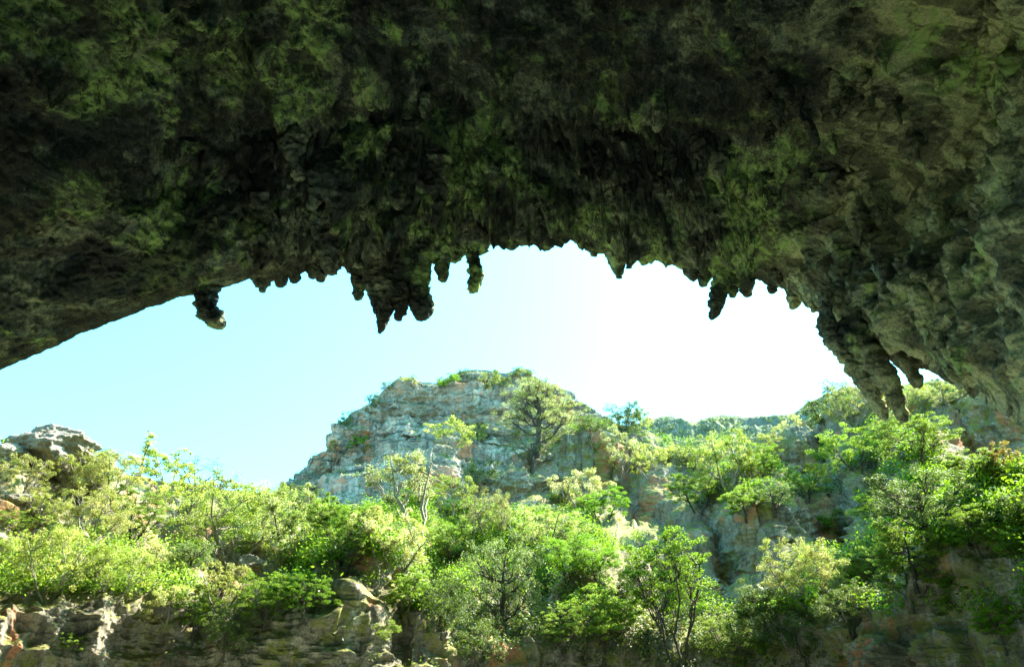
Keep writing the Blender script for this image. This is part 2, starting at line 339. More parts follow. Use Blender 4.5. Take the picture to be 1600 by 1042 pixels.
TR = [  # traced along the rim: (forward depth, points (px, py, half width px), label)
 (43.0, [(352, 330, 16), (346, 380, 15), (333, 425, 19), (325, 455, 18), (323, 478, 18), (329, 495, 22), (337, 507, 15), (340, 514, 7)], 'lone thick stalactite with a bulbous foot over the blue sky'),
 (43.0, [(352, 290, 18), (350, 330, 20), (350, 380, 15)], None),
 (43.5, [(415, 405, 22), (411, 440, 12), (408, 458, 5)], None),
 (43.5, [(440, 405, 20), (438, 440, 10), (437, 450, 5)], None), (43.5, [(463, 405, 18), (460, 435, 8), (458, 444, 4)], None),
 (44.0, [(506, 370, 18), (504, 415, 13), (502, 432, 9), (500, 441, 5)], 'short blunt stalactite like a single tooth'),
 (44.0, [(560, 370, 22), (561, 420, 16), (562, 445, 13), (558, 470, 5)], None),
 (43.6, [(600, 330, 28), (598, 385, 34), (600, 440, 29), (604, 475, 19), (598, 503, 10), (594, 522, 4)], 'longest and widest stalactite ending in a sharp point'),
 (43.3, [(624, 380, 24), (626, 450, 15), (626, 485, 12), (622, 503, 5)], 'narrower stalactite fused beside the longest one'),
 (43.5, [(655, 340, 24), (655, 400, 22), (655, 450, 18), (657, 472, 21), (659, 488, 18), (658, 502, 6)], 'stout club-shaped stalactite with swollen end'),
 (43.8, [(695, 350, 24), (692, 400, 15), (690, 425, 11), (693, 442, 6)], None),
 (44.2, [(742, 360, 14), (738, 395, 9), (742, 420, 10), (743, 440, 12), (738, 458, 7)], 'slender peg-like stalactite hanging free against white sky'),
 (44.4, [(728, 345, 34), (738, 375, 28), (742, 392, 22)], None),
 (44.8, [(800, 345, 24), (800, 378, 15), (800, 391, 7)], None), (44.8, [(852, 345, 28), (852, 378, 18), (853, 390, 9)], None),
 (44.8, [(955, 350, 28), (958, 395, 18), (965, 415, 12), (968, 437, 4)], 'small pointed stalactite under a bulging rim'),
 (44.8, [(1000, 365, 26), (1004, 400, 13), (1006, 414, 6)], None),
 (44.8, [(1085, 385, 24), (1084, 425, 12), (1083, 440, 6)], None),
 (44.0, [(1128, 370, 34), (1132, 425, 19), (1122, 465, 14), (1116, 490, 11), (1113, 500, 5)], 'long ragged stalactite with a side spur near two sky gaps'),
 (44.0, [(1138, 420, 9), (1144, 450, 10), (1146, 466, 5)], None),
 (43.6, [(1166, 370, 28), (1163, 420, 20), (1166, 448, 12), (1169, 465, 6)], 'stubby stalactite paired with the long ragged one'),
 (41.0, [(1242, 445, 13), (1242, 470, 10), (1240, 484, 6)], None), (39.5, [(1274, 465, 10), (1273, 480, 8), (1272, 489, 4)], None),
 (36.2, [(1292, 455, 12), (1289, 488, 9), (1298, 516, 18), (1318, 545, 22), (1344, 580, 18), (1362, 612, 13), (1376, 640, 10), (1384, 657, 6)], 'great slanting stalactite curtain reaching down over the trees'),
 (35.6, [(1345, 480, 24), (1340, 530, 26), (1372, 580, 22), (1394, 615, 14), (1408, 640, 11), (1414, 661, 6)], 'second leg of the great curtain with a thin dark tip'),
 (34.6, [(1375, 460, 34), (1395, 520, 28), (1416, 565, 17), (1430, 592, 11), (1437, 608, 7)], 'short hooked spike behind the great curtain'),
 (31.5, [(1478, 530, 26), (1492, 575, 16), (1500, 598, 8)], None), (29.5, [(1575, 600, 22), (1590, 640, 14), (1592, 662, 7)], None),
 (33.5, [(1440, 520, 30), (1462, 560, 14), (1468, 582, 6)], None),
 (44.8, [(927, 350, 16), (926, 385, 12), (930, 402, 5)], None),
 (44.7, [(984, 370, 18), (985, 400, 12), (983, 420, 5)], None), (44.6, [(1102, 390, 16), (1101, 430, 11), (1099, 449, 5)], None),
 (42.6, [(1206, 415, 14), (1207, 448, 9), (1208, 460, 4)], None),
 (38.5, [(1308, 470, 16), (1312, 505, 12), (1318, 520, 6)], None), (44.4, [(714, 365, 20), (712, 398, 13), (710, 412, 6)], None),
 (43.6, [(488, 395, 14), (488, 425, 10), (488, 436, 5)], None), (43.3, [(398, 400, 16), (402, 435, 11), (403, 450, 5)], None),
 (43.5, [(636, 350, 20), (640, 430, 13), (641, 455, 6)], None), (43.5, [(574, 380, 22), (585, 440, 16), (588, 482, 8), (589, 492, 5)], None),
 (44.4, [(976, 345, 30), (974, 378, 31), (968, 408, 17), (966, 416, 8)], None), (43.9, [(1141, 365, 32), (1140, 398, 31), (1134, 428, 20), (1130, 440, 10)], None), (43.8, [(698, 340, 30), (690, 370, 32), (684, 400, 22), (682, 412, 10)], None),
 (44.6, [(905, 340, 26), (905, 368, 16), (906, 380, 7)], None), (44.8, [(768, 350, 20), (772, 372, 12), (775, 384, 5)], None),
 (44.8, [(1035, 370, 24), (1036, 400, 14), (1036, 410, 7)], None), (43.8, [(580, 380, 18), (578, 430, 14), (577, 452, 6)], None)]
n_st = 0
for i, (Y, pts, lab) in enumerate(TR):
    w = [CAM + ray(px, py) * (Y / ray(px, py)[1]) for px, py, hw in pts]
    rad = [hw / F * (Y / ray(px, py)[1]) * (0.84 if hw > 22 else 0.74) for px, py, hw in pts]
    L = sum(np.linalg.norm(w[k + 1] - w[k]) for k in range(len(w) - 1))
    o = obj('stalactite', stal_mesh('stalactite', w, rad, max(16, int(L / 0.06)), 100 + 7 * i), cave)
    o['label'] = lab or ('small knobbly stalactite on the rim of the cave mouth'); n_st += 1

variants = []
for k in range(8):
    z = np.linspace(0, -1, 9); r = 0.24 * (1 - (-z) ** 1.6 * 0.72) * (1 + 0.25 * np.sin(k * 1.7 + z * 9)); r[0] = 0.26; r *= 0.85
    pts = np.stack([0.10 * np.sin(z * 3 + k), 0.08 * np.sin(z * 4 + 2 * k), z], 1)
    variants.append(stal_mesh('pendant', pts * 2.4, r * 2.4 * 0.8, 60, 300 + 9 * k, seg=32, lump=0.42))
rr = random.Random(5); tries = 0
while n_st < 98 and tries < 2000:
    tries += 1
    side_ = n_st % 2 == 0
    px = rr.uniform(1190, 1500) if side_ else rr.gauss(860, 230)
    py = rr.uniform(60, 560) if side_ else rr.uniform(140, 400)
    if not (300 < px < 1620) or (not side_ and rr.random() > 0.25 + (py - 100) / 300): continue
    d = Vector(ray(px, py)).normalized()
    h = CEIL.ray_cast(Vector(CAM), d)
    if h[0] is None or h[0].y > 41.0 or h[0].y < 17: continue
    o = obj('stalactite', rr.choice(variants), cave)
    s = rr.uniform(0.45, 1.25) * (1.0 if py > 200 else 0.8) * (0.85 if side_ else 1.15)
    o.location = h[0] + Vector((0, 0, 0.75 * s)); o.rotation_euler = (rr.uniform(-.08, .08), rr.uniform(-.08, .08), rr.uniform(0, 6.28))
    o.scale = (s * rr.uniform(.8, 1.3), s * rr.uniform(.8, 1.3), s * rr.uniform(0.9, 1.7)); n_st += 1

# ------------------------------------------------------------------ slopes seen through the mouth
def crest_fn(tab):
    a = np.array([azel(px, py) for px, py in tab]); return a[:, 0], a[:, 1]
def slope(name, tab, r_lo, r_hi, e_lo, nu, nv, az0, az1, mat, disp, terr, seed, back=30.0, foot=None, sil=0.35, horiz=0.0, cliffs=()):
    """rock slope facing the cave: rises from distance r_lo to its crest at r_hi (functions of azimuth)"""
    ta, te = crest_fn(tab)
    az = np.linspace(az0, az1, nu); ec = np.interp(az, ta, te)
    rl_, rh_ = r_lo(az), r_hi(az)
    t = np.linspace(0, 1, nv)
    A, T = np.meshgrid(az, t, indexing='ij')
    Z0 = 2 + rl_ * math.tan(e_lo)
    q = np.stack([A.ravel() * 5, T.ravel() * 1.5, 0 * A.ravel()], 1)
    steps = terr[0]; ph = fbm(q * 1.3, 3, seed) * 0.22
    x = T.ravel() + ph * np.sin(math.pi * T.ravel())
    q2 = np.stack([A.ravel() * terr[2], x * terr[0], 0 * x], 1)
    dens = np.exp(terr[1] * fbm(q2, 4, seed + 40)).reshape(T.shape)
    Eg = e_lo + (ec[:, None] - e_lo) * T                   # faces that stand as bare cliffs
    fy = np.cos(A) * np.cos(Eg) * FW[1] + np.sin(Eg) * FW[2]
    PX = 800 + F * np.sin(A) * np.cos(Eg) / fy; PY = 521 - F * (np.cos(A) * np.cos(Eg) * UP[1] + np.sin(Eg) * UP[2]) / fy
    for cx_, cy_, wx_, wy_, k_ in cliffs:
        m_ = np.exp(-(np.abs((PX - cx_) / wx_) ** 4 + np.abs((PY - cy_) / wy_) ** 4)); dens = dens * (1 - k_ * m_)
    if foot is not None:
        top_ = np.interp(PX.ravel(), CLX, CLY).reshape(PX.shape) + 14 * fbm(np.stack([PX.ravel() / 45, PY.ravel() * 0, PY.ravel() * 0], 1), 3, 77).reshape(PX.shape)
        dens = dens * (0.03 + 0.97 * sstep(12, -12, PY - top_))
    x = np.cumsum(dens, 1); x = (x - x[:, :1]) / (x[:, -1:] - x[:, :1])
    r = rl_[:, None] + (rh_ - rl_)[:, None] * x
    E = e_lo + (ec[:, None] - e_lo) * T
    Z = 2 + r * np.tan(E)
    Pg = np.stack([r * np.sin(A), r * np.cos(A), Z], 2)
    n = normals(Pg); n *= np.sign(-np.sum(n * Pg, 2, keepdims=True))
    fl = Pg.reshape(-1, 3); nf = n.reshape(-1, 3)
    keep = (1 - (1 - sil) * sstep(0.93, 1.0, T)).ravel()
    q = fl * np.array([1, 1, 1 + horiz])
    for sc, amp, kind in disp:
        d = fbm(q * sc, 4, seed + 11, ridged=kind == 'r') if kind != 'b' else np.abs(fbm(q * sc, 3, seed + 19)) * 2 - 0.5
        fl = fl + nf * (d * amp * keep)[:, None]
    Pg = fl.reshape(Pg.shape)
    # down the far side, so the crest has a back
    rows = []
    for kx in range(1, 7):
        f = kx / 6; rb = rh_ + back * f
        z = 2 + rh_ * np.tan(ec) - back * 0.9 * f ** 1.3 - (0.4 * kx)
        rows.append(np.stack([rb * np.sin(az), rb * np.cos(az), z], 1))
    fr = []
    if foot is not None:                      # cliff foot down to the gorge floor
        for kx in (0.0, 0.5, 0.85):
            fr.append(np.stack([Pg[:, 0, 0] * (0.985 + .015 * kx), Pg[:, 0, 1] * (0.985 + .015 * kx), foot + (Pg[:, 0, 2] - foot) * kx], 1))
        Pg = np.concatenate([np.array(fr).transpose(1, 0, 2), Pg], 1)
    Pg = np.concatenate([Pg, np.array(rows).transpose(1, 0, 2)], 1)
    v = Pg.reshape(-1, 3); f = grid_faces(*Pg.shape[:2], flip=True)
    o = obj(name, mesh_np(name, v, f, mat)); 
    s = Pg[::2, ::2]; bv = BVHTree.FromPolygons(s.reshape(-1, 3).tolist(), grid_faces(*s.shape[:2]).tolist())
    return o, bv

def tabf(tab):
    xs = np.array([azel(px, 700)[0] for px, _ in tab]); ys = np.array([y for _, y in tab]); return lambda a: np.interp(a, xs, ys)

CLX = [-200, 0, 150, 230, 300, 400, 450, 500, 540, 620, 650, 700, 900, 1000, 1200, 1290, 1380, 1500, 1700]
CLY = [925, 928, 930, 960, 990, 965, 925, 880, 845, 880, 960, 1010, 1015, 1035, 1005, 965, 905, 880, 870]
CLIFFS = [(1010, 800, 70, 50, .95), (1165, 860, 75, 75, .95), (1290, 820, 60, 40, .9), (1265, 695, 48, 45, .95), (820, 745, 105, 45, .95), (1540, 665, 75, 50, .95), (1000, 900, 50, 40, .8),
          (380, 895, 60, 25, .8), (1480, 900, 120, 40, .6), (10, 775, 45, 30, .8)]
HILL = [(-500, 700), (-100, 700), (0, 722), (60, 718), (120, 720), (200, 742), (300, 758), (400, 775), (480, 790), (560, 800), (640, 800), (700, 790), (735, 760), (770, 730), (800, 712), (840, 700), (880, 682), (905, 668), (940, 662),
        (985, 668), (1030, 682), (1080, 690), (1140, 688), (1200, 680), (1240, 668), (1270, 655), (1300, 640), (1340, 625), (1400, 615), (1450, 610), (1500, 606), (1560, 612), (1600, 625), (1800, 640), (2200, 600)]
r0 = tabf([(-500, 46), (0, 47), (300, 49), (520, 47), (640, 46), (760, 52), (900, 56), (1100, 55), (1300, 50), (1600, 44), (2200, 38)])
r1 = tabf([(-500, 80), (0, 76), (300, 80), (500, 86), (650, 90), (760, 96), (850, 104), (950, 112), (1150, 112), (1300, 100), (1450, 88), (1600, 78), (2200, 70)])
hill, HB = slope('hillside', HILL, r0, r1, R(5.0), 900, 420, R(-42), R(46), M['hill'],
                 [(0.045, 3.2, 'f'), (0.16, 1.7, 'r'), (0.5, 0.55, 'r'), (1.6, 0.22, 'r')], (5.0, 3.2, 9.0), 200, foot=-1.0, sil=0.3, cliffs=CLIFFS)
tag(hill, 'steep rocky hillside covered in trees below the cave mouth', 'hillside', kind='structure')

PEAK = [(380, 800), (440, 775), (468, 750), (480, 735), (500, 716), (522, 704), (528, 690), (533, 676), (545, 655), (562, 640), (580, 632), (598, 612), (614, 598), (625, 588), (640, 590), (655, 597), (680, 600), (700, 590), (722, 580), (745, 578),
        (765, 580), (790, 584), (810, 576), (826, 577), (838, 590), (860, 602), (884, 612), (893, 625), (915, 636), (930, 645), (960, 660), (1000, 690), (1060, 730)]
peak, PB = slope('rocky_peak', PEAK, lambda a: 165 + 0 * a, lambda a: 205 + 0 * a, R(12), 620, 420, azel(380, 700)[0], azel(1060, 700)[0], M['peak'],
                 [(0.03, 4.5, 'f'), (0.09, 3.2, 'r'), (0.3, 1.1, 'r'), (0.9, 0.45, 'r')], (13.0, 5.0, 5.0), 400, sil=0.12, horiz=1.6, back=50)
tag(peak, 'grey limestone peak with orange streaks standing against the sky', 'peak', kind='structure')
FAR = [(900, 690), (985, 665), (1010, 656), (1045, 652), (1085, 658), (1130, 646), (1160, 650), (1195, 648), (1240, 645), (1262, 628), (1300, 612), (1350, 600), (1420, 600), (1480, 596), (1600, 610)]
far, FB = slope('distant_ridge', FAR, lambda a: 250 + 0 * a, lambda a: 330 + 0 * a, R(15), 360, 90, azel(900, 700)[0], azel(1600, 700)[0], M['far'],
                [(0.02, 8, 'f'), (0.08, 4, 'r'), (0.25, 2, 'r')], (4.0, 2.0, 6.0), 500, sil=0.25, back=60)
tag(far, 'hazy wooded ridge farthest away on the skyline', 'ridge', kind='structure')

# unseen rock wall added to shade the slope, outward from the steep side
yy = np.linspace(20, 112, 130); hh = np.linspace(0, 1, 110)
YY, HH2 = np.meshgrid(yy, hh, indexing='ij')
top = 44 * sstep(112, 92, YY) + 10
X = 50 + (YY - 30) * 0.42 + 6 * HH2 + np.clip(HH2 - 0.82, 0, 1) * 260
q = np.stack([X, YY, -2 + top * np.minimum(1, HH2 / 0.85)], 2); qf = q.reshape(-1, 3)
qf = qf + np.stack([fbm(qf * 0.06, 4, 81) * 5 + fbm(qf * 0.3, 4, 83, ridged=True), 0 * qf[:, 0], fbm(qf * 0.07, 4, 82) * 5 * (HH2.ravel() > 0.1)], 1)
tag(obj('shade_wall', mesh_np('shade_wall', qf, grid_faces(130, 110), M['hill'])), 'unseen rock wall added beside the cave mouth to shade the slope', 'cliff', kind='structure')

# gorge floor, one sheet to the horizon
gx = np.concatenate([[-9000, -2000, -600], np.linspace(-220, 220, 90), [600, 2000, 9000]])
GX, GY = np.meshgrid(gx, gx, indexing='ij'); g = np.stack([GX.ravel(), GY.ravel(), 0 * GX.ravel()], 1)
g[:, 2] = fbm(g * 0.06, 4, 71) * 0.9 * (np.hypot(g[:, 0], g[:, 1]) < 250) - 0.4
tag(obj('ground', mesh_np('ground', g, grid_faces(len(gx), len(gx), flip=True), M['soil'])), 'stony floor of the gorge', 'ground', kind='structure')

# ------------------------------------------------------------------ trees
def leaves(centres, radii, n_each, size, flat, up, r_, droop=0.0, fine=0.0):
    N = len(centres); k = n_each
    c = np.repeat(np.asarray(centres), k, 0); rad = np.repeat(np.asarray(radii), k)
    d = r_.normal(size=(N * k, 3)); d /= np.linalg.norm(d, axis=1, keepdims=True)
    q = r_.random(N * k) ** 0.45
    off = d * (q * rad)[:, None]; off[:, 2] *= flat; off[:, 2] -= droop * q * rad
    p = c + off
    nrm = r_.normal(size=p.shape) + np.array([0, 0, up]) + d * 0.5; nrm /= np.linalg.norm(nrm, axis=1, keepdims=True)
    t = np.cross(nrm, r_.normal(size=p.shape)); t /= np.linalg.norm(t, axis=1, keepdims=True); b = np.cross(nrm, t)
    s = size * r_.uniform(0.6, 1.35, len(p))[:, None]
    w = 0.5 if fine == 0 else fine
    V = np.stack([p - t * s * .5, p + b * s * w * .5 - t * s * .05, p + t * s * .5 + nrm * s * .12, p - b * s * w * .5 - t * s * .05], 1).reshape(-1, 3)
    return V, np.arange(len(V)).reshape(-1, 4)

KIND = {}
def make_kind(key, H, Wd, base, stems, lobes, clumps, cr, nl, size, mat, bk, flat=0.7, up=0.5, trunk=0.16, spread=0.5, seed=1, shape='round', droop=0.0, fine=0.0, lean=0.0):
    r_ = np.random.default_rng(seed); zc = base * H + (H - base * H) / 2; hz = (H - base * H) / 2
    L = []
    for i in range(lobes):
        a = i * 2.399 + r_.uniform(-.4, .4); u = (i + 0.5) / lobes
        if shape == 'cone': zz = base * H + (H - base * H) * u; rr_ = Wd / 2 * (1.02 - u) * 0.9
        elif shape == 'umbrella': zz = zc + hz * (-0.55 + 1.3 * (1 - u ** 1.6)) + r_.uniform(-.12, .12) * hz; rr_ = Wd / 2 * math.sqrt(u) * 0.85
        else:
            zz = zc + hz * (1 - 1.75 * u) * 0.72; rr_ = Wd / 2 * math.sqrt(max(0.05, 1 - ((zz - zc) / hz * 0.95) ** 2)) * r_.uniform(0.45, 0.85)
        L.append(np.array([rr_ * math.cos(a) + lean * (zz / H) * H * 0.4, rr_ * math.sin(a), zz]))
    paths = []; S_ = []
    for s in range(stems):
        a = s * 6.283 / stems + r_.uniform(0, 1); d = np.array([math.cos(a), math.sin(a), 0]) * spread * Wd * 0.25 * (stems > 1)
        top = np.array([d[0] * 1.6 + lean * H * 0.25, d[1] * 1.6, zc + hz * 0.35])
        k = np.linspace(0, 1, 8)[:, None]
        pth = np.array([d[0] * .15, d[1] * .15, -0.5]) * (1 - k) + top * k + np.sin(k * 3.1) * np.array([[r_.uniform(-.05, .05) * H, r_.uniform(-.05, .05) * H, 0]])
        pth[2:-1] += r_.normal(size=(5, 3)) * 0.012 * H
        tr = trunk * H / 8 / math.sqrt(stems) * 1.25
        paths.append((pth, np.linspace(tr * 1.3, tr * 0.3, 8))); S_.append(pth)
    cc, crd = [], []
    per = max(1, clumps // lobes)
    for lc in L:
        st = min(S_, key=lambda q: np.min(np.linalg.norm(q - lc, axis=1)))
        j = max(2, min(6, int(np.argmin(np.linalg.norm((st - lc) * np.array([0.4, 0.4, 1.0]) + np.array([0, 0, hz * 0.55]), axis=1)))))
        a = st[j]; k = np.linspace(0, 1, 6)[:, None]
        pth = a * (1 - k) + lc * k + np.sin(k * 3.14) * np.array([[0, 0, -0.06 * H]]); pth[1:-1] += r_.normal(size=(4, 3)) * 0.014 * H
        tr = trunk * H / 8 * 0.42
        paths.append((pth, np.linspace(tr, tr * 0.3, 6)))
        lr = Wd * (0.19 + 0.06 * r_.random()) * (1.25 if lobes < 7 else 1)
        for i in range(per):
            d = r_.normal(size=3); d /= np.linalg.norm(d); d[2] *= 0.75
            q = lc + d * lr * r_.uniform(0.35, 1.15); cc.append(q); crd.append(cr * r_.uniform(0.55, 1.3))
            m = pth[r_.integers(2, 6)]; k2 = np.linspace(0, 1, 4)[:, None]
            p2 = m * (1 - k2) + q * k2; p2[1:3] += r_.normal(size=(2, 3)) * 0.02 * H
            paths.append((p2, np.linspace(tr * 0.38, 0.012, 4)))
    tv, tf = tubes(paths, 5)
    lv, lf = leaves(cc, crd, nl, size, flat, up, r_, droop, fine)
    KIND[key] = (mesh_np(key + '_trunk', tv, tf, M[bk]), mesh_np(key + '_crown', lv, lf, M[mat], smooth=False), H, Wd)

for i in range(3):
    make_kind('pale%d' % i, 8, 8.5, (0.10, 0.16, 0.04)[i], (4, 6, 3)[i], (13, 9, 17)[i], (130, 90, 170)[i], (0.58, 0.5, 0.5)[i], (125, 105, 140)[i], (0.175, 0.215, 0.14)[i], 'pale', 'bark_p', flat=0.85, seed=10 + i, trunk=0.2, spread=1.1)
    make_kind('cream%d' % i, 8, 8.5, 0.12, 3, 11, 110, 0.55, 115, 0.20, 'cream', 'bark_p', flat=0.85, seed=20 + i, trunk=0.2, spread=1.2, up=0.9)
    make_kind('green%d' % i, 8, 8, (0.08, 0.16, 0.03)[i], (2, 1, 4)[i], (13, 10, 16)[i], (140, 110, 170)[i], 0.58, 150, (0.165, 0.19, 0.14)[i], 'green', 'bark_d', flat=0.5, seed=30 + i, spread=0.8, up=0.9)
    make_kind('olive%d' % i, 8, 8.5, 0.1, 1, 14, 150, 0.52, 95, 0.17, 'olive', 'bark_d', flat=0.75, seed=40 + i, trunk=0.26)
    make_kind('dark%d' % i, 6, 7, 0.08, 2, 12, 120, 0.62, 90, 0.19, 'dark', 'bark_d', flat=0.7, seed=50 + i)
for i in range(2):
    make_kind('bush_pale%d' % i, 4, 5, 0.05, 4, 9, 80, 0.42, 70, 0.19, 'pale', 'bark_p', flat=0.7, seed=60 + i, spread=1.2, trunk=0.12)
    make_kind('bush_green%d' % i, 4, 5, 0.05, 3, 9, 80, 0.46, 80, 0.18, 'green', 'bark_d', flat=0.6, seed=64 + i, spread=1.2, trunk=0.12)
    make_kind('bush_dark%d' % i, 4, 5, 0.0, 3, 9, 80, 0.5, 80, 0.17, 'dark', 'bark_d', flat=0.8, seed=68 + i, trunk=0.12)
make_kind('slender', 14, 8, 0.30, 7, 18, 210, 0.60, 80, 0.20, 'green', 'bark_d', flat=0.6, seed=80, spread=1.1, trunk=0.12)
make_kind('umbrella', 12, 11.5, 0.26, 1, 20, 320, 0.68, 100, 0.19, 'cream', 'bark_d', flat=0.5, seed=81, trunk=0.30, shape='umbrella', fine=0.3, up=1.2)
make_kind('layered', 9, 9, 0.12, 1, 13, 130, 0.65, 90, 0.18, 'dark', 'bark_d', flat=0.3, seed=82, trunk=0.25, fine=0.3, up=1.3)
make_kind('cone', 9, 4, 0.1, 1, 14, 90, 0.45, 70, 0.18, 'pale', 'bark_d', flat=0.5, seed=83, shape='cone')
make_kind('sparse', 7, 8, 0.3, 3, 8, 40, 0.45, 32, 0.2, 'olive', 'bark_d', flat=0.5, seed=84, spread=1.3, trunk=0.22)
make_kind('leaning', 11, 8, 0.3, 5, 10, 90, 0.55, 62, 0.27, 'cream', 'bark_p', flat=0.85, seed=85, spread=1.3, trunk=0.24, lean=-0.75)
make_kind('red', 4, 5, 0.05, 4, 9, 80, 0.4, 60, 0.18, 'red', 'bark_p', seed=86, spread=1.2, trunk=0.12)

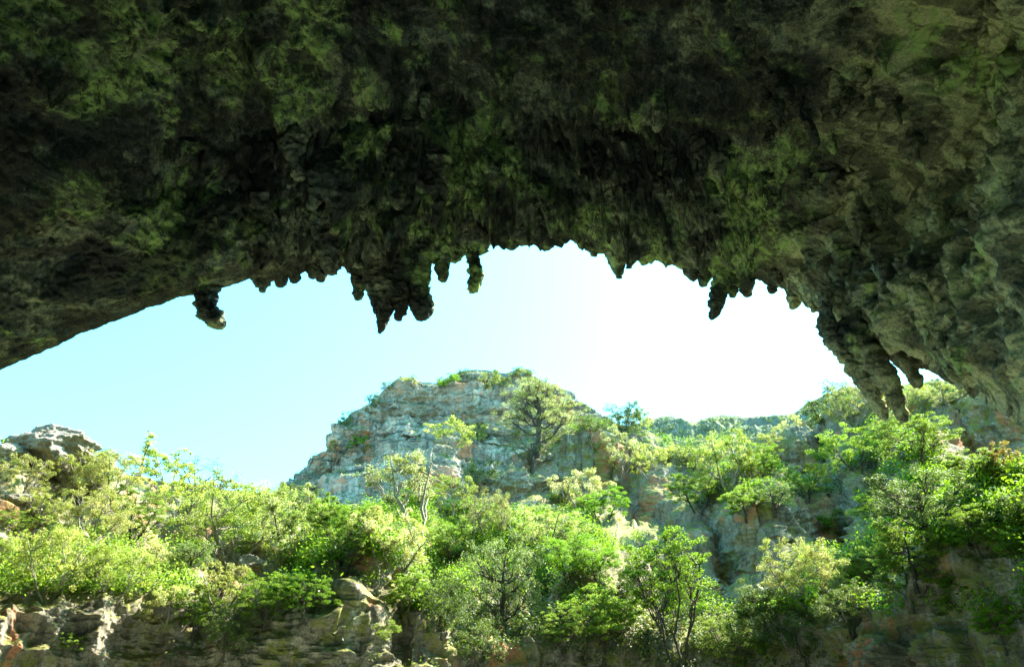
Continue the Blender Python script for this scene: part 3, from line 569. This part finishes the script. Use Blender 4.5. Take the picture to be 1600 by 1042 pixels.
# px, y_base, y_top, width px, kind, surface, label   (photo pixels of each tree's foot and top)
TREES = [
 (75, 935, 808, 132, 'pale', 'h', 'round pale tree on several bare stems just above the cliff foot'),
 (30, 775, 702, 95, 'pale', 'h', 'pale tree in front of the big white boulder'),
 (112, 778, 698, 120, 'pale', 'h', 'broad yellow tree at the foot of the white boulder'),
 (172, 770, 694, 105, 'pale', 'h', 'yellow tree between the white boulder and the pointed conifer'),
 (218, 742, 666, 46, 'cone', 'h', 'pointed pale conifer that sticks up above the sunlit treetops'),
 (162, 722, 692, 48, 'bush_dark', 'h', 'dark bush on the skyline beside the white boulder'),
 (262, 765, 692, 100, 'pale', 'h', 'yellow crown right of the pointed conifer on the skyline'),
 (308, 748, 696, 74, 'sparse', 'h', 'thin open tree with bare twigs against the blue sky'),
 (42, 838, 752, 120, 'pale', 'h', 'wide pale tree on the slope under the white boulder'),
 (140, 842, 755, 118, 'pale', 'h', 'pale yellow tree between two others in the middle of the sunlit slope'),
 (208, 838, 752, 105, 'green', 'h', 'greener tree amid the yellow crowns below the pointed conifer'),
 (285, 812, 736, 112, 'pale', 'h', 'pale tree below the thin open skyline tree'),
 (362, 880, 742, 185, 'pale', 'h', 'largest pale tree with a fan of bare branches showing in its crown'),
 (445, 868, 748, 125, 'cream', 'h', 'tall cream tree just below the foot of the grey peak'),
 (508, 852, 766, 84, 'green', 'h', 'green tree at the left foot of the grey peak'),
 (180, 935, 842, 112, 'pale', 'h', 'pale tree second from the round one on bare stems'),
 (240, 905, 842, 84, 'cream', 'h', 'small cream tree low on the sunlit slope'),
 (300, 886, 838, 76, 'olive', 'h', 'grey green tree under the largest pale tree'),
 (345, 955, 868, 104, 'pale', 'h', 'bright yellow tree on the edge of the shade above the low cliff'),
 (448, 892, 828, 104, 'cream', 'h', 'small tree with almost white leaves beside a grey rock'),
 (415, 972, 888, 112, 'green', 'h', 'green tree in the shade under the white leaved tree'),
 (480, 965, 888, 88, 'green', 'h', 'green tree beside the bare brown cliff'),
 (300, 1000, 912, 108, 'green', 'h', 'green tree rooted at the top of the dark low cliff'),
 (352, 1020, 948, 92, 'dark', 'h', 'dark tree hanging over the low cliff'),
 (212, 985, 932, 70, 'bush_pale', 'h', 'pale bush at the lip of the low cliff'),
 (112, 1014, 982, 46, 'bush_green', 'h', 'little green bush alone on the low cliff face'),
 (8, 890, 822, 60, 'pale', 'h', 'pale tree cut by the picture edge above the orange rock'),
 (262, 965, 905, 70, 'cream', 'h', 'cream shrub-like tree over the pale stones'),
 (132, 900, 850, 66, 'cream', 'h', 'small cream tree between the round tree and its pale neighbour'),
 (20, 830, 792, 60, 'green', 'h', 'small green tree behind the round tree on bare stems'),
 (400, 800, 752, 88, 'pale', 'h', 'pale treetop on the low saddle of the skyline'),
 (470, 800, 750, 72, 'olive', 'h', 'grey green treetop touching the corner of the peak'),
 (345, 775, 738, 66, 'cream', 'h', 'cream treetop on the skyline above the largest pale tree'),
 (560, 840, 772, 84, 'green', 'h', 'green tree in the hollow under the grey peak'),
 (655, 840, 690, 130, 'leaning', 'h', 'tall leaning tree with white limbs in front of the peak'),
 (596, 905, 788, 150, 'cream', 'h', 'big cream tree right above the orange stained rock'),
 (655, 800, 748, 70, 'green', 'h', 'small green tree behind the leaning white limbed tree'),
 (705, 812, 735, 92, 'pale', 'h', 'pale yellow tree under the orange scar of the peak'),
 (765, 842, 760, 94, 'pale', 'h', 'pale tree below the dark crag of the middle slope'),
 (700, 892, 802, 112, 'green', 'h', 'deep green tree beside the big cream tree'),
 (540, 890, 815, 80, 'green', 'h', 'green tree between cream tree and white leaved tree'),
 (640, 965, 880, 86, 'green', 'h', 'green tree growing against the orange stained rock'),
 (690, 985, 892, 96, 'dark', 'h', 'dark tree in the gully beside the orange stained rock'),
 (790, 985, 825, 150, 'olive', 'h', 'big grey green oak with a dark twisted trunk in the middle'),
 (852, 868, 788, 124, 'cream', 'h', 'tree with a white lit crown directly behind the twisted oak'),
 (885, 905, 822, 96, 'green', 'h', 'green tree just beyond the twisted oak'),
 (935, 905, 845, 84, 'green', 'h', 'green tree between the oak and the slender stems'),
 (945, 1038, 905, 150, 'green', 'h', 'bright green dome tree at the bottom next to the oak'),
 (880, 1010, 940, 84, 'green', 'h', 'small green tree squeezed between oak and dome tree'),
 (1060, 1045, 806, 165, 'slender', 'h', 'very tall tree with many slender bare stems'),
 (990, 960, 880, 86, 'dark', 'h', 'dark tree behind the slender stems'),
 (745, 1035, 965, 86, 'bush_dark', 'h', 'dark bush at the bottom below the twisted oak'),
 (600, 1000, 962, 60, 'bush_green', 'h', 'green bush clinging to the orange stained rock'),
 (838, 712, 578, 132, 'umbrella', 'h', 'flat topped pale tree with fanned branches high before the peak'),
 (832, 735, 664, 100, 'layered', 'h', 'dark layered conifer at the foot of the flat topped tree'),
 (706, 702, 652, 84, 'bush_pale', 'p', 'pale bush in the middle of the grey rock face'),
 (752, 762, 712, 62, 'bush_dark', 'h', 'dark rounded bush on the crag under the flat topped tree'),
 (925, 675, 646, 60, 'bush_dark', 'h', 'low dark bush on the skyline next to the flat topped tree'),
 (975, 676, 625, 66, 'dark', 'h', 'dark round tree alone on the skyline notch'),
 (998, 668, 630, 44, 'pale', 'h', 'wispy pale tree behind the dark round skyline tree'),
 (968, 748, 664, 100, 'cream', 'h', 'cream tree below the dark round skyline tree'),
 (1015, 745, 690, 70, 'pale', 'h', 'pale tree at the end of the sunlit crowns under the far ridge'),
 (905, 800, 728, 108, 'cream', 'h', 'wide tree with white tips above the bare grey slab'),
 (945, 815, 755, 90, 'green', 'h', 'green tree on the upper edge of the bare grey slab'),
 (880, 790, 758, 56, 'green', 'h', 'small green tree beneath the white tipped tree'),
 (1050, 725, 690, 64, 'pale', 'h', 'small yellow tree under the hazy ridge'),
 (1085, 735, 692, 60, 'olive', 'h', 'grey green tree between two yellow ones under the ridge'),
 (1136, 765, 668, 122, 'pale', 'h', 'large yellow green tree below the hazy ridge'),
 (1190, 745, 690, 86, 'green', 'h', 'green tree between the large yellow one and the crag'),
 (1090, 800, 728, 100, 'green', 'h', 'green tree over the top of the bare grey slab'),
 (1165, 810, 752, 86, 'green', 'h', 'green tree above the white streaked rock'),
 (1215, 715, 662, 60, 'pale', 'h', 'pale tree touching the crag near the skyline'),
 (1292, 662, 618, 88, 'bush_dark', 'h', 'big dark dome-shaped bush on top of the crag'),
 (1338, 668, 582, 88, 'pale', 'h', 'bright yellow tree on the skyline beside the great curtain'),
 (1306, 628, 586, 50, 'olive', 'f', 'bluish distant tree beyond the bright yellow skyline tree'),
 (1245, 690, 645, 50, 'cream', 'h', 'small cream tree on the shoulder left of the dark dome bush'),
 (1345, 738, 655, 124, 'green', 'h', 'green tree just under the tip of the great curtain'),
 (1436, 728, 636, 140, 'green', 'h', 'spreading bright green tree behind the curtain tips'),
 (1428, 655, 588, 80, 'pale', 'h', 'yellow tree seen in the gap behind the curtain spikes'),
 (1486, 640, 585, 80, 'cream', 'h', 'pale tree half hidden under the rim of the cave wall'),
 (1392, 690, 640, 60, 'pale', 'h', 'small yellow tree between the two tips of the curtain'),
 (1535, 768, 690, 104, 'green', 'h', 'green tree beside the red shrub'),
 (1572, 745, 682, 76, 'red', 'h', 'red brown shrub near the cave wall'),
 (1290, 725, 685, 56, 'bush_green', 'h', 'green bush at the side of the grey crag'),
 (1262, 780, 720, 96, 'green', 'h', 'green tree right below the grey crag'),
 (1455, 852, 715, 176, 'olive', 'h', 'broad grey green oak with forked dark trunk on the shaded slope'),
 (1385, 815, 750, 100, 'green', 'h', 'green tree touching the broad oak on its valley side'),
 (1430, 912, 800, 140, 'green', 'h', 'green tree below the broad grey green oak'),
 (1535, 862, 778, 118, 'green', 'h', 'green tree between the broad oak and the cave wall'),
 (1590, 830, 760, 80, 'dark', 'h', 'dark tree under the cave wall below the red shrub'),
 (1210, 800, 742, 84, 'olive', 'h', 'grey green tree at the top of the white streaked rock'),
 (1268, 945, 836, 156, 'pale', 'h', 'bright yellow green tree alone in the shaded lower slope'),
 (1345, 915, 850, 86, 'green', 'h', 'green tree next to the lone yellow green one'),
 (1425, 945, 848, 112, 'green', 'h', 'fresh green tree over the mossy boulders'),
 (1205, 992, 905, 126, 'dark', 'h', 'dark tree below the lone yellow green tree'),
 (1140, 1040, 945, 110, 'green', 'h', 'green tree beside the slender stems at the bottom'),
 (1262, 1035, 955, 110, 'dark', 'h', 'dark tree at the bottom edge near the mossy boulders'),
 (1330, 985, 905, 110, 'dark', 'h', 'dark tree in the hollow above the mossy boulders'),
 (1592, 880, 806, 74, 'green', 'h', 'bright green tree at the picture edge below the cave wall'),
 (1500, 940, 880, 80, 'bush_green', 'h', 'green bush on the mossy shaded cliff'),
 (1570, 1010, 935, 90, 'green', 'h', 'green tree at the corner under the cave wall'),
 (1310, 840, 795, 80, 'bush_green', 'h', 'green bush beside a bare grey face of the shaded slope'),
 (1190, 1045, 990, 80, 'bush_green', 'h', 'green bush at the very bottom among dark trees'),
 (538, 668, 640, 24, 'bush_dark', 'p', 'small dark bush clinging to the steep edge of the peak'),
 (582, 636, 610, 26, 'bush_dark', 'p', 'dark bush halfway up the sloping edge of the peak'),
 (522, 705, 682, 18, 'bush_green', 'p', 'tiny bush on the lowest ledge at the edge of the peak'),
 (606, 612, 592, 24, 'bush_dark', 'p', 'small dark bush near the first knob of the peak'),
 (640, 602, 584, 34, 'bush_pale', 'p', 'pale bush on the first knob of the peak'),
 (700, 612, 580, 46, 'bush_green', 'p', 'green bush just under the top of the peak'),
 (724, 590, 573, 20, 'bush_dark', 'p', 'tiny dark bush on the summit line of the peak'),
 (775, 612, 574, 48, 'bush_pale', 'p', 'pale bush below the summit beside the flat topped tree'),
 (815, 592, 572, 40, 'bush_dark', 'p', 'dark low bush on the highest knob of the peak'),
 (902, 650, 622, 40, 'bush_pale', 'p', 'pale bush on the far shoulder of the peak'),
 (560, 705, 680, 44, 'bush_green', 'p', 'green bush on a ledge low on the peak'),
 (745, 690, 655, 36, 'bush_pale', 'p', 'slim pale bush beside the larger one on the rock face'),
]
ROCKS = [
 (60, 690, 112, 72, 11, 'big white boulder on the skyline above the sunlit trees', {'sink': 0.15}),
 (14, 704, 50, 34, 12, 'smaller pale boulder next to the big white one'),
 (1262, 695, 92, 92, 13, 'grey crag jutting from the slope near the skyline', {'mat': 'hill', 'sink': 0.28}),
 (1385, 1000, 110, 60, 16, 'mossy boulder at the bottom of the shaded slope', {'mat': 'hill', 'sink': 0.5}),
 (1500, 1000, 110, 60, 17, 'yellowish cracked boulder under the green bush at the bottom', {'mat': 'hill', 'sink': 0.5}),
 (1260, 632, 34, 26, 18, 'small pale rock standing on the skyline', {}),
 (22, 775, 44, 26, 19, 'pale flat rock half buried between sunlit trees', {}),
 (385, 880, 44, 30, 20, 'grey rock beside the small white leaved tree', {}),
 (260, 945, 60, 20, 22, 'pale broken stones lying on the low cliff top', {}),
]


WHERE = {'h': HB, 'p': PB, 'f': FB}
GRP = {'pale': 'pale sunlit trees on the hillside', 'cream': 'cream leaved trees on the hillside', 'green': 'bright green trees on the hillside', 'olive': 'grey green oaks on the hillside',
       'dark': 'dark evergreens on the hillside', 'bush': 'bushes on the rocks'}
cnt = {}
for px, yb, yt, wd, kd, on, label in TREES:
    d = Vector(ray(px, yb)).normalized(); hit = WHERE[on].ray_cast(Vector(CAM), d)[0]
    if hit is None:
        for dy in range(2, 80, 2):
            d = Vector(ray(px, yb + dy)).normalized(); hit = WHERE[on].ray_cast(Vector(CAM), d)[0]
            if hit is not None: break
    if hit is None: print('NO HIT', px, yb, label); continue
    depth = (hit - Vector(CAM)).dot(Vector(FW)); cosv = math.cos(math.asin(min(1, (hit.z - 2) / (hit - Vector(CAM)).length)))
    h_m = (yb - yt) / F * depth * 1.0; w_m = wd / F * depth * 0.92
    base = kd
    if kd + '0' in KIND:
        n = 3 if kd + '2' in KIND else 2
        cnt[kd] = cnt.get(kd, -1) + 1; kd = kd + str(cnt[kd] % n)
    tm, cm, H, Wd = KIND[kd]
    bush = base.startswith('bush') or base == 'red'
    root = bpy.data.objects.new('bush' if bush else 'tree', None); COL.objects.link(root)
    root.location = hit + Vector((0, 0, -0.25)); rz = random.uniform(0, 6.28) if base not in ('leaning', 'umbrella') else 0
    root.rotation_euler = (random.uniform(-.05, .05), random.uniform(-.05, .05), rz)
    root.scale = (w_m / Wd, w_m / Wd, h_m / H)
    root.empty_display_size = 0.3
    tag(root, label, 'bush' if bush else 'tree', GRP.get(base.split('_')[0]))
    obj('trunk', tm, root); obj('crown', cm, root)

# ------------------------------------------------------------------ loose rocks and outcrops
def outcrop(px, py, wpx, hpx, seed, label, on='h', mat='boulder', depth_k=0.8, sink=0.38, cutp=14):
    hit = WHERE[on].ray_cast(Vector(CAM), Vector(ray(px, py + hpx * 0.45)).normalized())[0]
    if hit is None: print('NO ROCK HIT', label); return
    dep = (hit - Vector(CAM)).dot(Vector(FW)); w = wpx / F * dep / 2; h = hpx / F * dep / 2
    r_ = np.random.default_rng(seed); n, m = 90, 140
    t = np.linspace(0.02, math.pi - 0.02, n); a = np.linspace(0, 2 * math.pi, m)
    T, A = np.meshgrid(t, a, indexing='ij'); p = np.stack([np.sin(T) * np.cos(A), np.sin(T) * np.sin(A), np.cos(T)], 2).reshape(-1, 3)
    d = np.full(len(p), 1.35)
    for _ in range(cutp):
        c = r_.normal(size=3); c /= np.linalg.norm(c); k = p @ c
        d = np.where(k > 0.05, np.minimum(d, r_.uniform(0.78, 1.0) / np.maximum(k, 0.05)), d)
    d = d * (1 + 0.22 * fbm(p * 1.5 + seed, 4, seed, ridged=True) + 0.09 * fbm(p * np.array([4, 4, 7]) + seed, 5, seed + 5, ridged=True) + 0.10 * np.round(fbm(p * np.array([1, 1, 3.0]) * 1.3 + seed, 2, seed + 9) * 3) / 3)
    v = p * d[:, None] * np.array([w, w * depth_k, h])
    v = v.reshape(n, m, 3); v[:, -1] = v[:, 0]
    o = obj('boulder', mesh_np('boulder', v.reshape(-1, 3), grid_faces(n, m), M[mat]))
    o.location = hit + Vector((0, w * depth_k * 0.3, h * (1 - 2 * sink))); tag(o, label, 'rock')
for a in ROCKS: outcrop(*a[:5], a[5], **(a[6] if len(a) > 6 else {}))

# ------------------------------------------------------------------ undergrowth: nobody could count it
def undergrowth(name, bvh, n, x0, x1, y0, y1, size, cr, nl, mat, label, seed, slopez=0.25, dens_s=0.05):
    r_ = np.random.default_rng(seed); C, Rr = [], []
    while len(C) < n:
        px, py = r_.uniform(x0, x1), r_.uniform(y0, y1)
        h = bvh.ray_cast(Vector(CAM), Vector(ray(px, py)).normalized())
        if any(((px - c[0]) / c[2]) ** 2 + ((py - c[1]) / c[3]) ** 2 < 1.5 for c in CLIFFS) or py > np.interp(px, CLX, CLY) + 10 and r_.random() > (0.06 if px < 680 else 0.3): continue
        if h[0] is None: 
            n -= 0.2; continue
        if abs(h[1].z) < slopez + 0.12 and r_.random() > 0.12: continue
        q = np.array(h[0])
        if fbm((q * dens_s)[None], 2, seed)[0] < r_.uniform(-0.45, 0.25): continue
        s = r_.uniform(0.5, 1.4); C.append(q + np.array([0, 0, 0.35 * s * cr])); Rr.append(cr * s)
    v, f = leaves(C, Rr, nl, size, 0.6, 0.7, r_)
    tag(obj(name, mesh_np(name, v, f, M[mat], smooth=False)), label, 'undergrowth', kind='stuff')
undergrowth('undergrowth', HB, 2500, 420, 1700, 600, 960, 0.21, 1.05, 60, 'green', 'low green undergrowth between the trees of the hillside', 5)
undergrowth('pale_undergrowth', HB, 1300, -80, 900, 690, 930, 0.21, 1.05, 60, 'green', 'low leafy undergrowth between the sunlit trees', 6)
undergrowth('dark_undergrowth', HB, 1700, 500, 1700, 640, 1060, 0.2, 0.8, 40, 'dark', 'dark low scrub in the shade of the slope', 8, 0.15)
undergrowth('ridge_scrub', FB, 420, 960, 1600, 600, 700, 0.6, 2.6, 60, 'olive', 'bluish scrub covering the distant ridge', 9, 0.0, 0.01)
undergrowth('peak_scrub', PB, 260, 470, 960, 570, 760, 0.4, 1.3, 40, 'olive', 'thin scrub on the ledges of the peak', 10, 0.5, 0.03)

# ------------------------------------------------------------------ light
SUN_AZ, SUN_EL = R(60), R(47)          # azimuth clockwise from +Y
w = bpy.data.worlds.new('World'); SC.world = w; w.use_nodes = True; nt = w.node_tree
sky = nt.nodes.new('ShaderNodeTexSky'); sky.sky_type = 'NISHITA'; sky.sun_disc = False
sky.sun_elevation = SUN_EL; sky.sun_rotation = SUN_AZ; sky.air_density = 1.0; sky.dust_density = 2.1; sky.ozone_density = 1.6
bg = nt.nodes['Background']; bg.inputs[1].default_value = 0.15; tint = nt.nodes.new('ShaderNodeMix'); tint.data_type = 'RGBA'; tint.blend_type = 'MULTIPLY'; tint.inputs[0].default_value = 1
tint.inputs[7].default_value = (0.29, 0.80, 0.79, 1)      # very clean blue-green sky
nt.links.new(sky.outputs[0], tint.inputs[6]); nt.links.new(tint.outputs[2], bg.inputs[0])
sd = bpy.data.lights.new('sun', 'SUN'); so = bpy.data.objects.new('sun', sd); COL.objects.link(so)
sd.energy = 3.6; sd.angle = R(0.5); sd.color = (1.0, 0.94, 0.80)
sv = Vector((math.cos(SUN_EL) * math.sin(SUN_AZ), math.cos(SUN_EL) * math.cos(SUN_AZ), math.sin(SUN_EL)))
so.rotation_euler = sv.to_track_quat('Z', 'Y').to_euler(); so.location = (60, 20, 90)

SC.view_settings.view_transform = 'Standard'; SC.view_settings.look = 'None'; SC.view_settings.gamma = 1.0
SC.view_settings.exposure = 3.1
cy = SC.cycles; cy.max_bounces = 8; cy.diffuse_bounces = 6; cy.glossy_bounces = 2; cy.transmission_bounces = 5; cy.use_denoising = True
cy.sample_clamp_indirect = 8; cy.caustics_reflective = False; cy.caustics_refractive = False
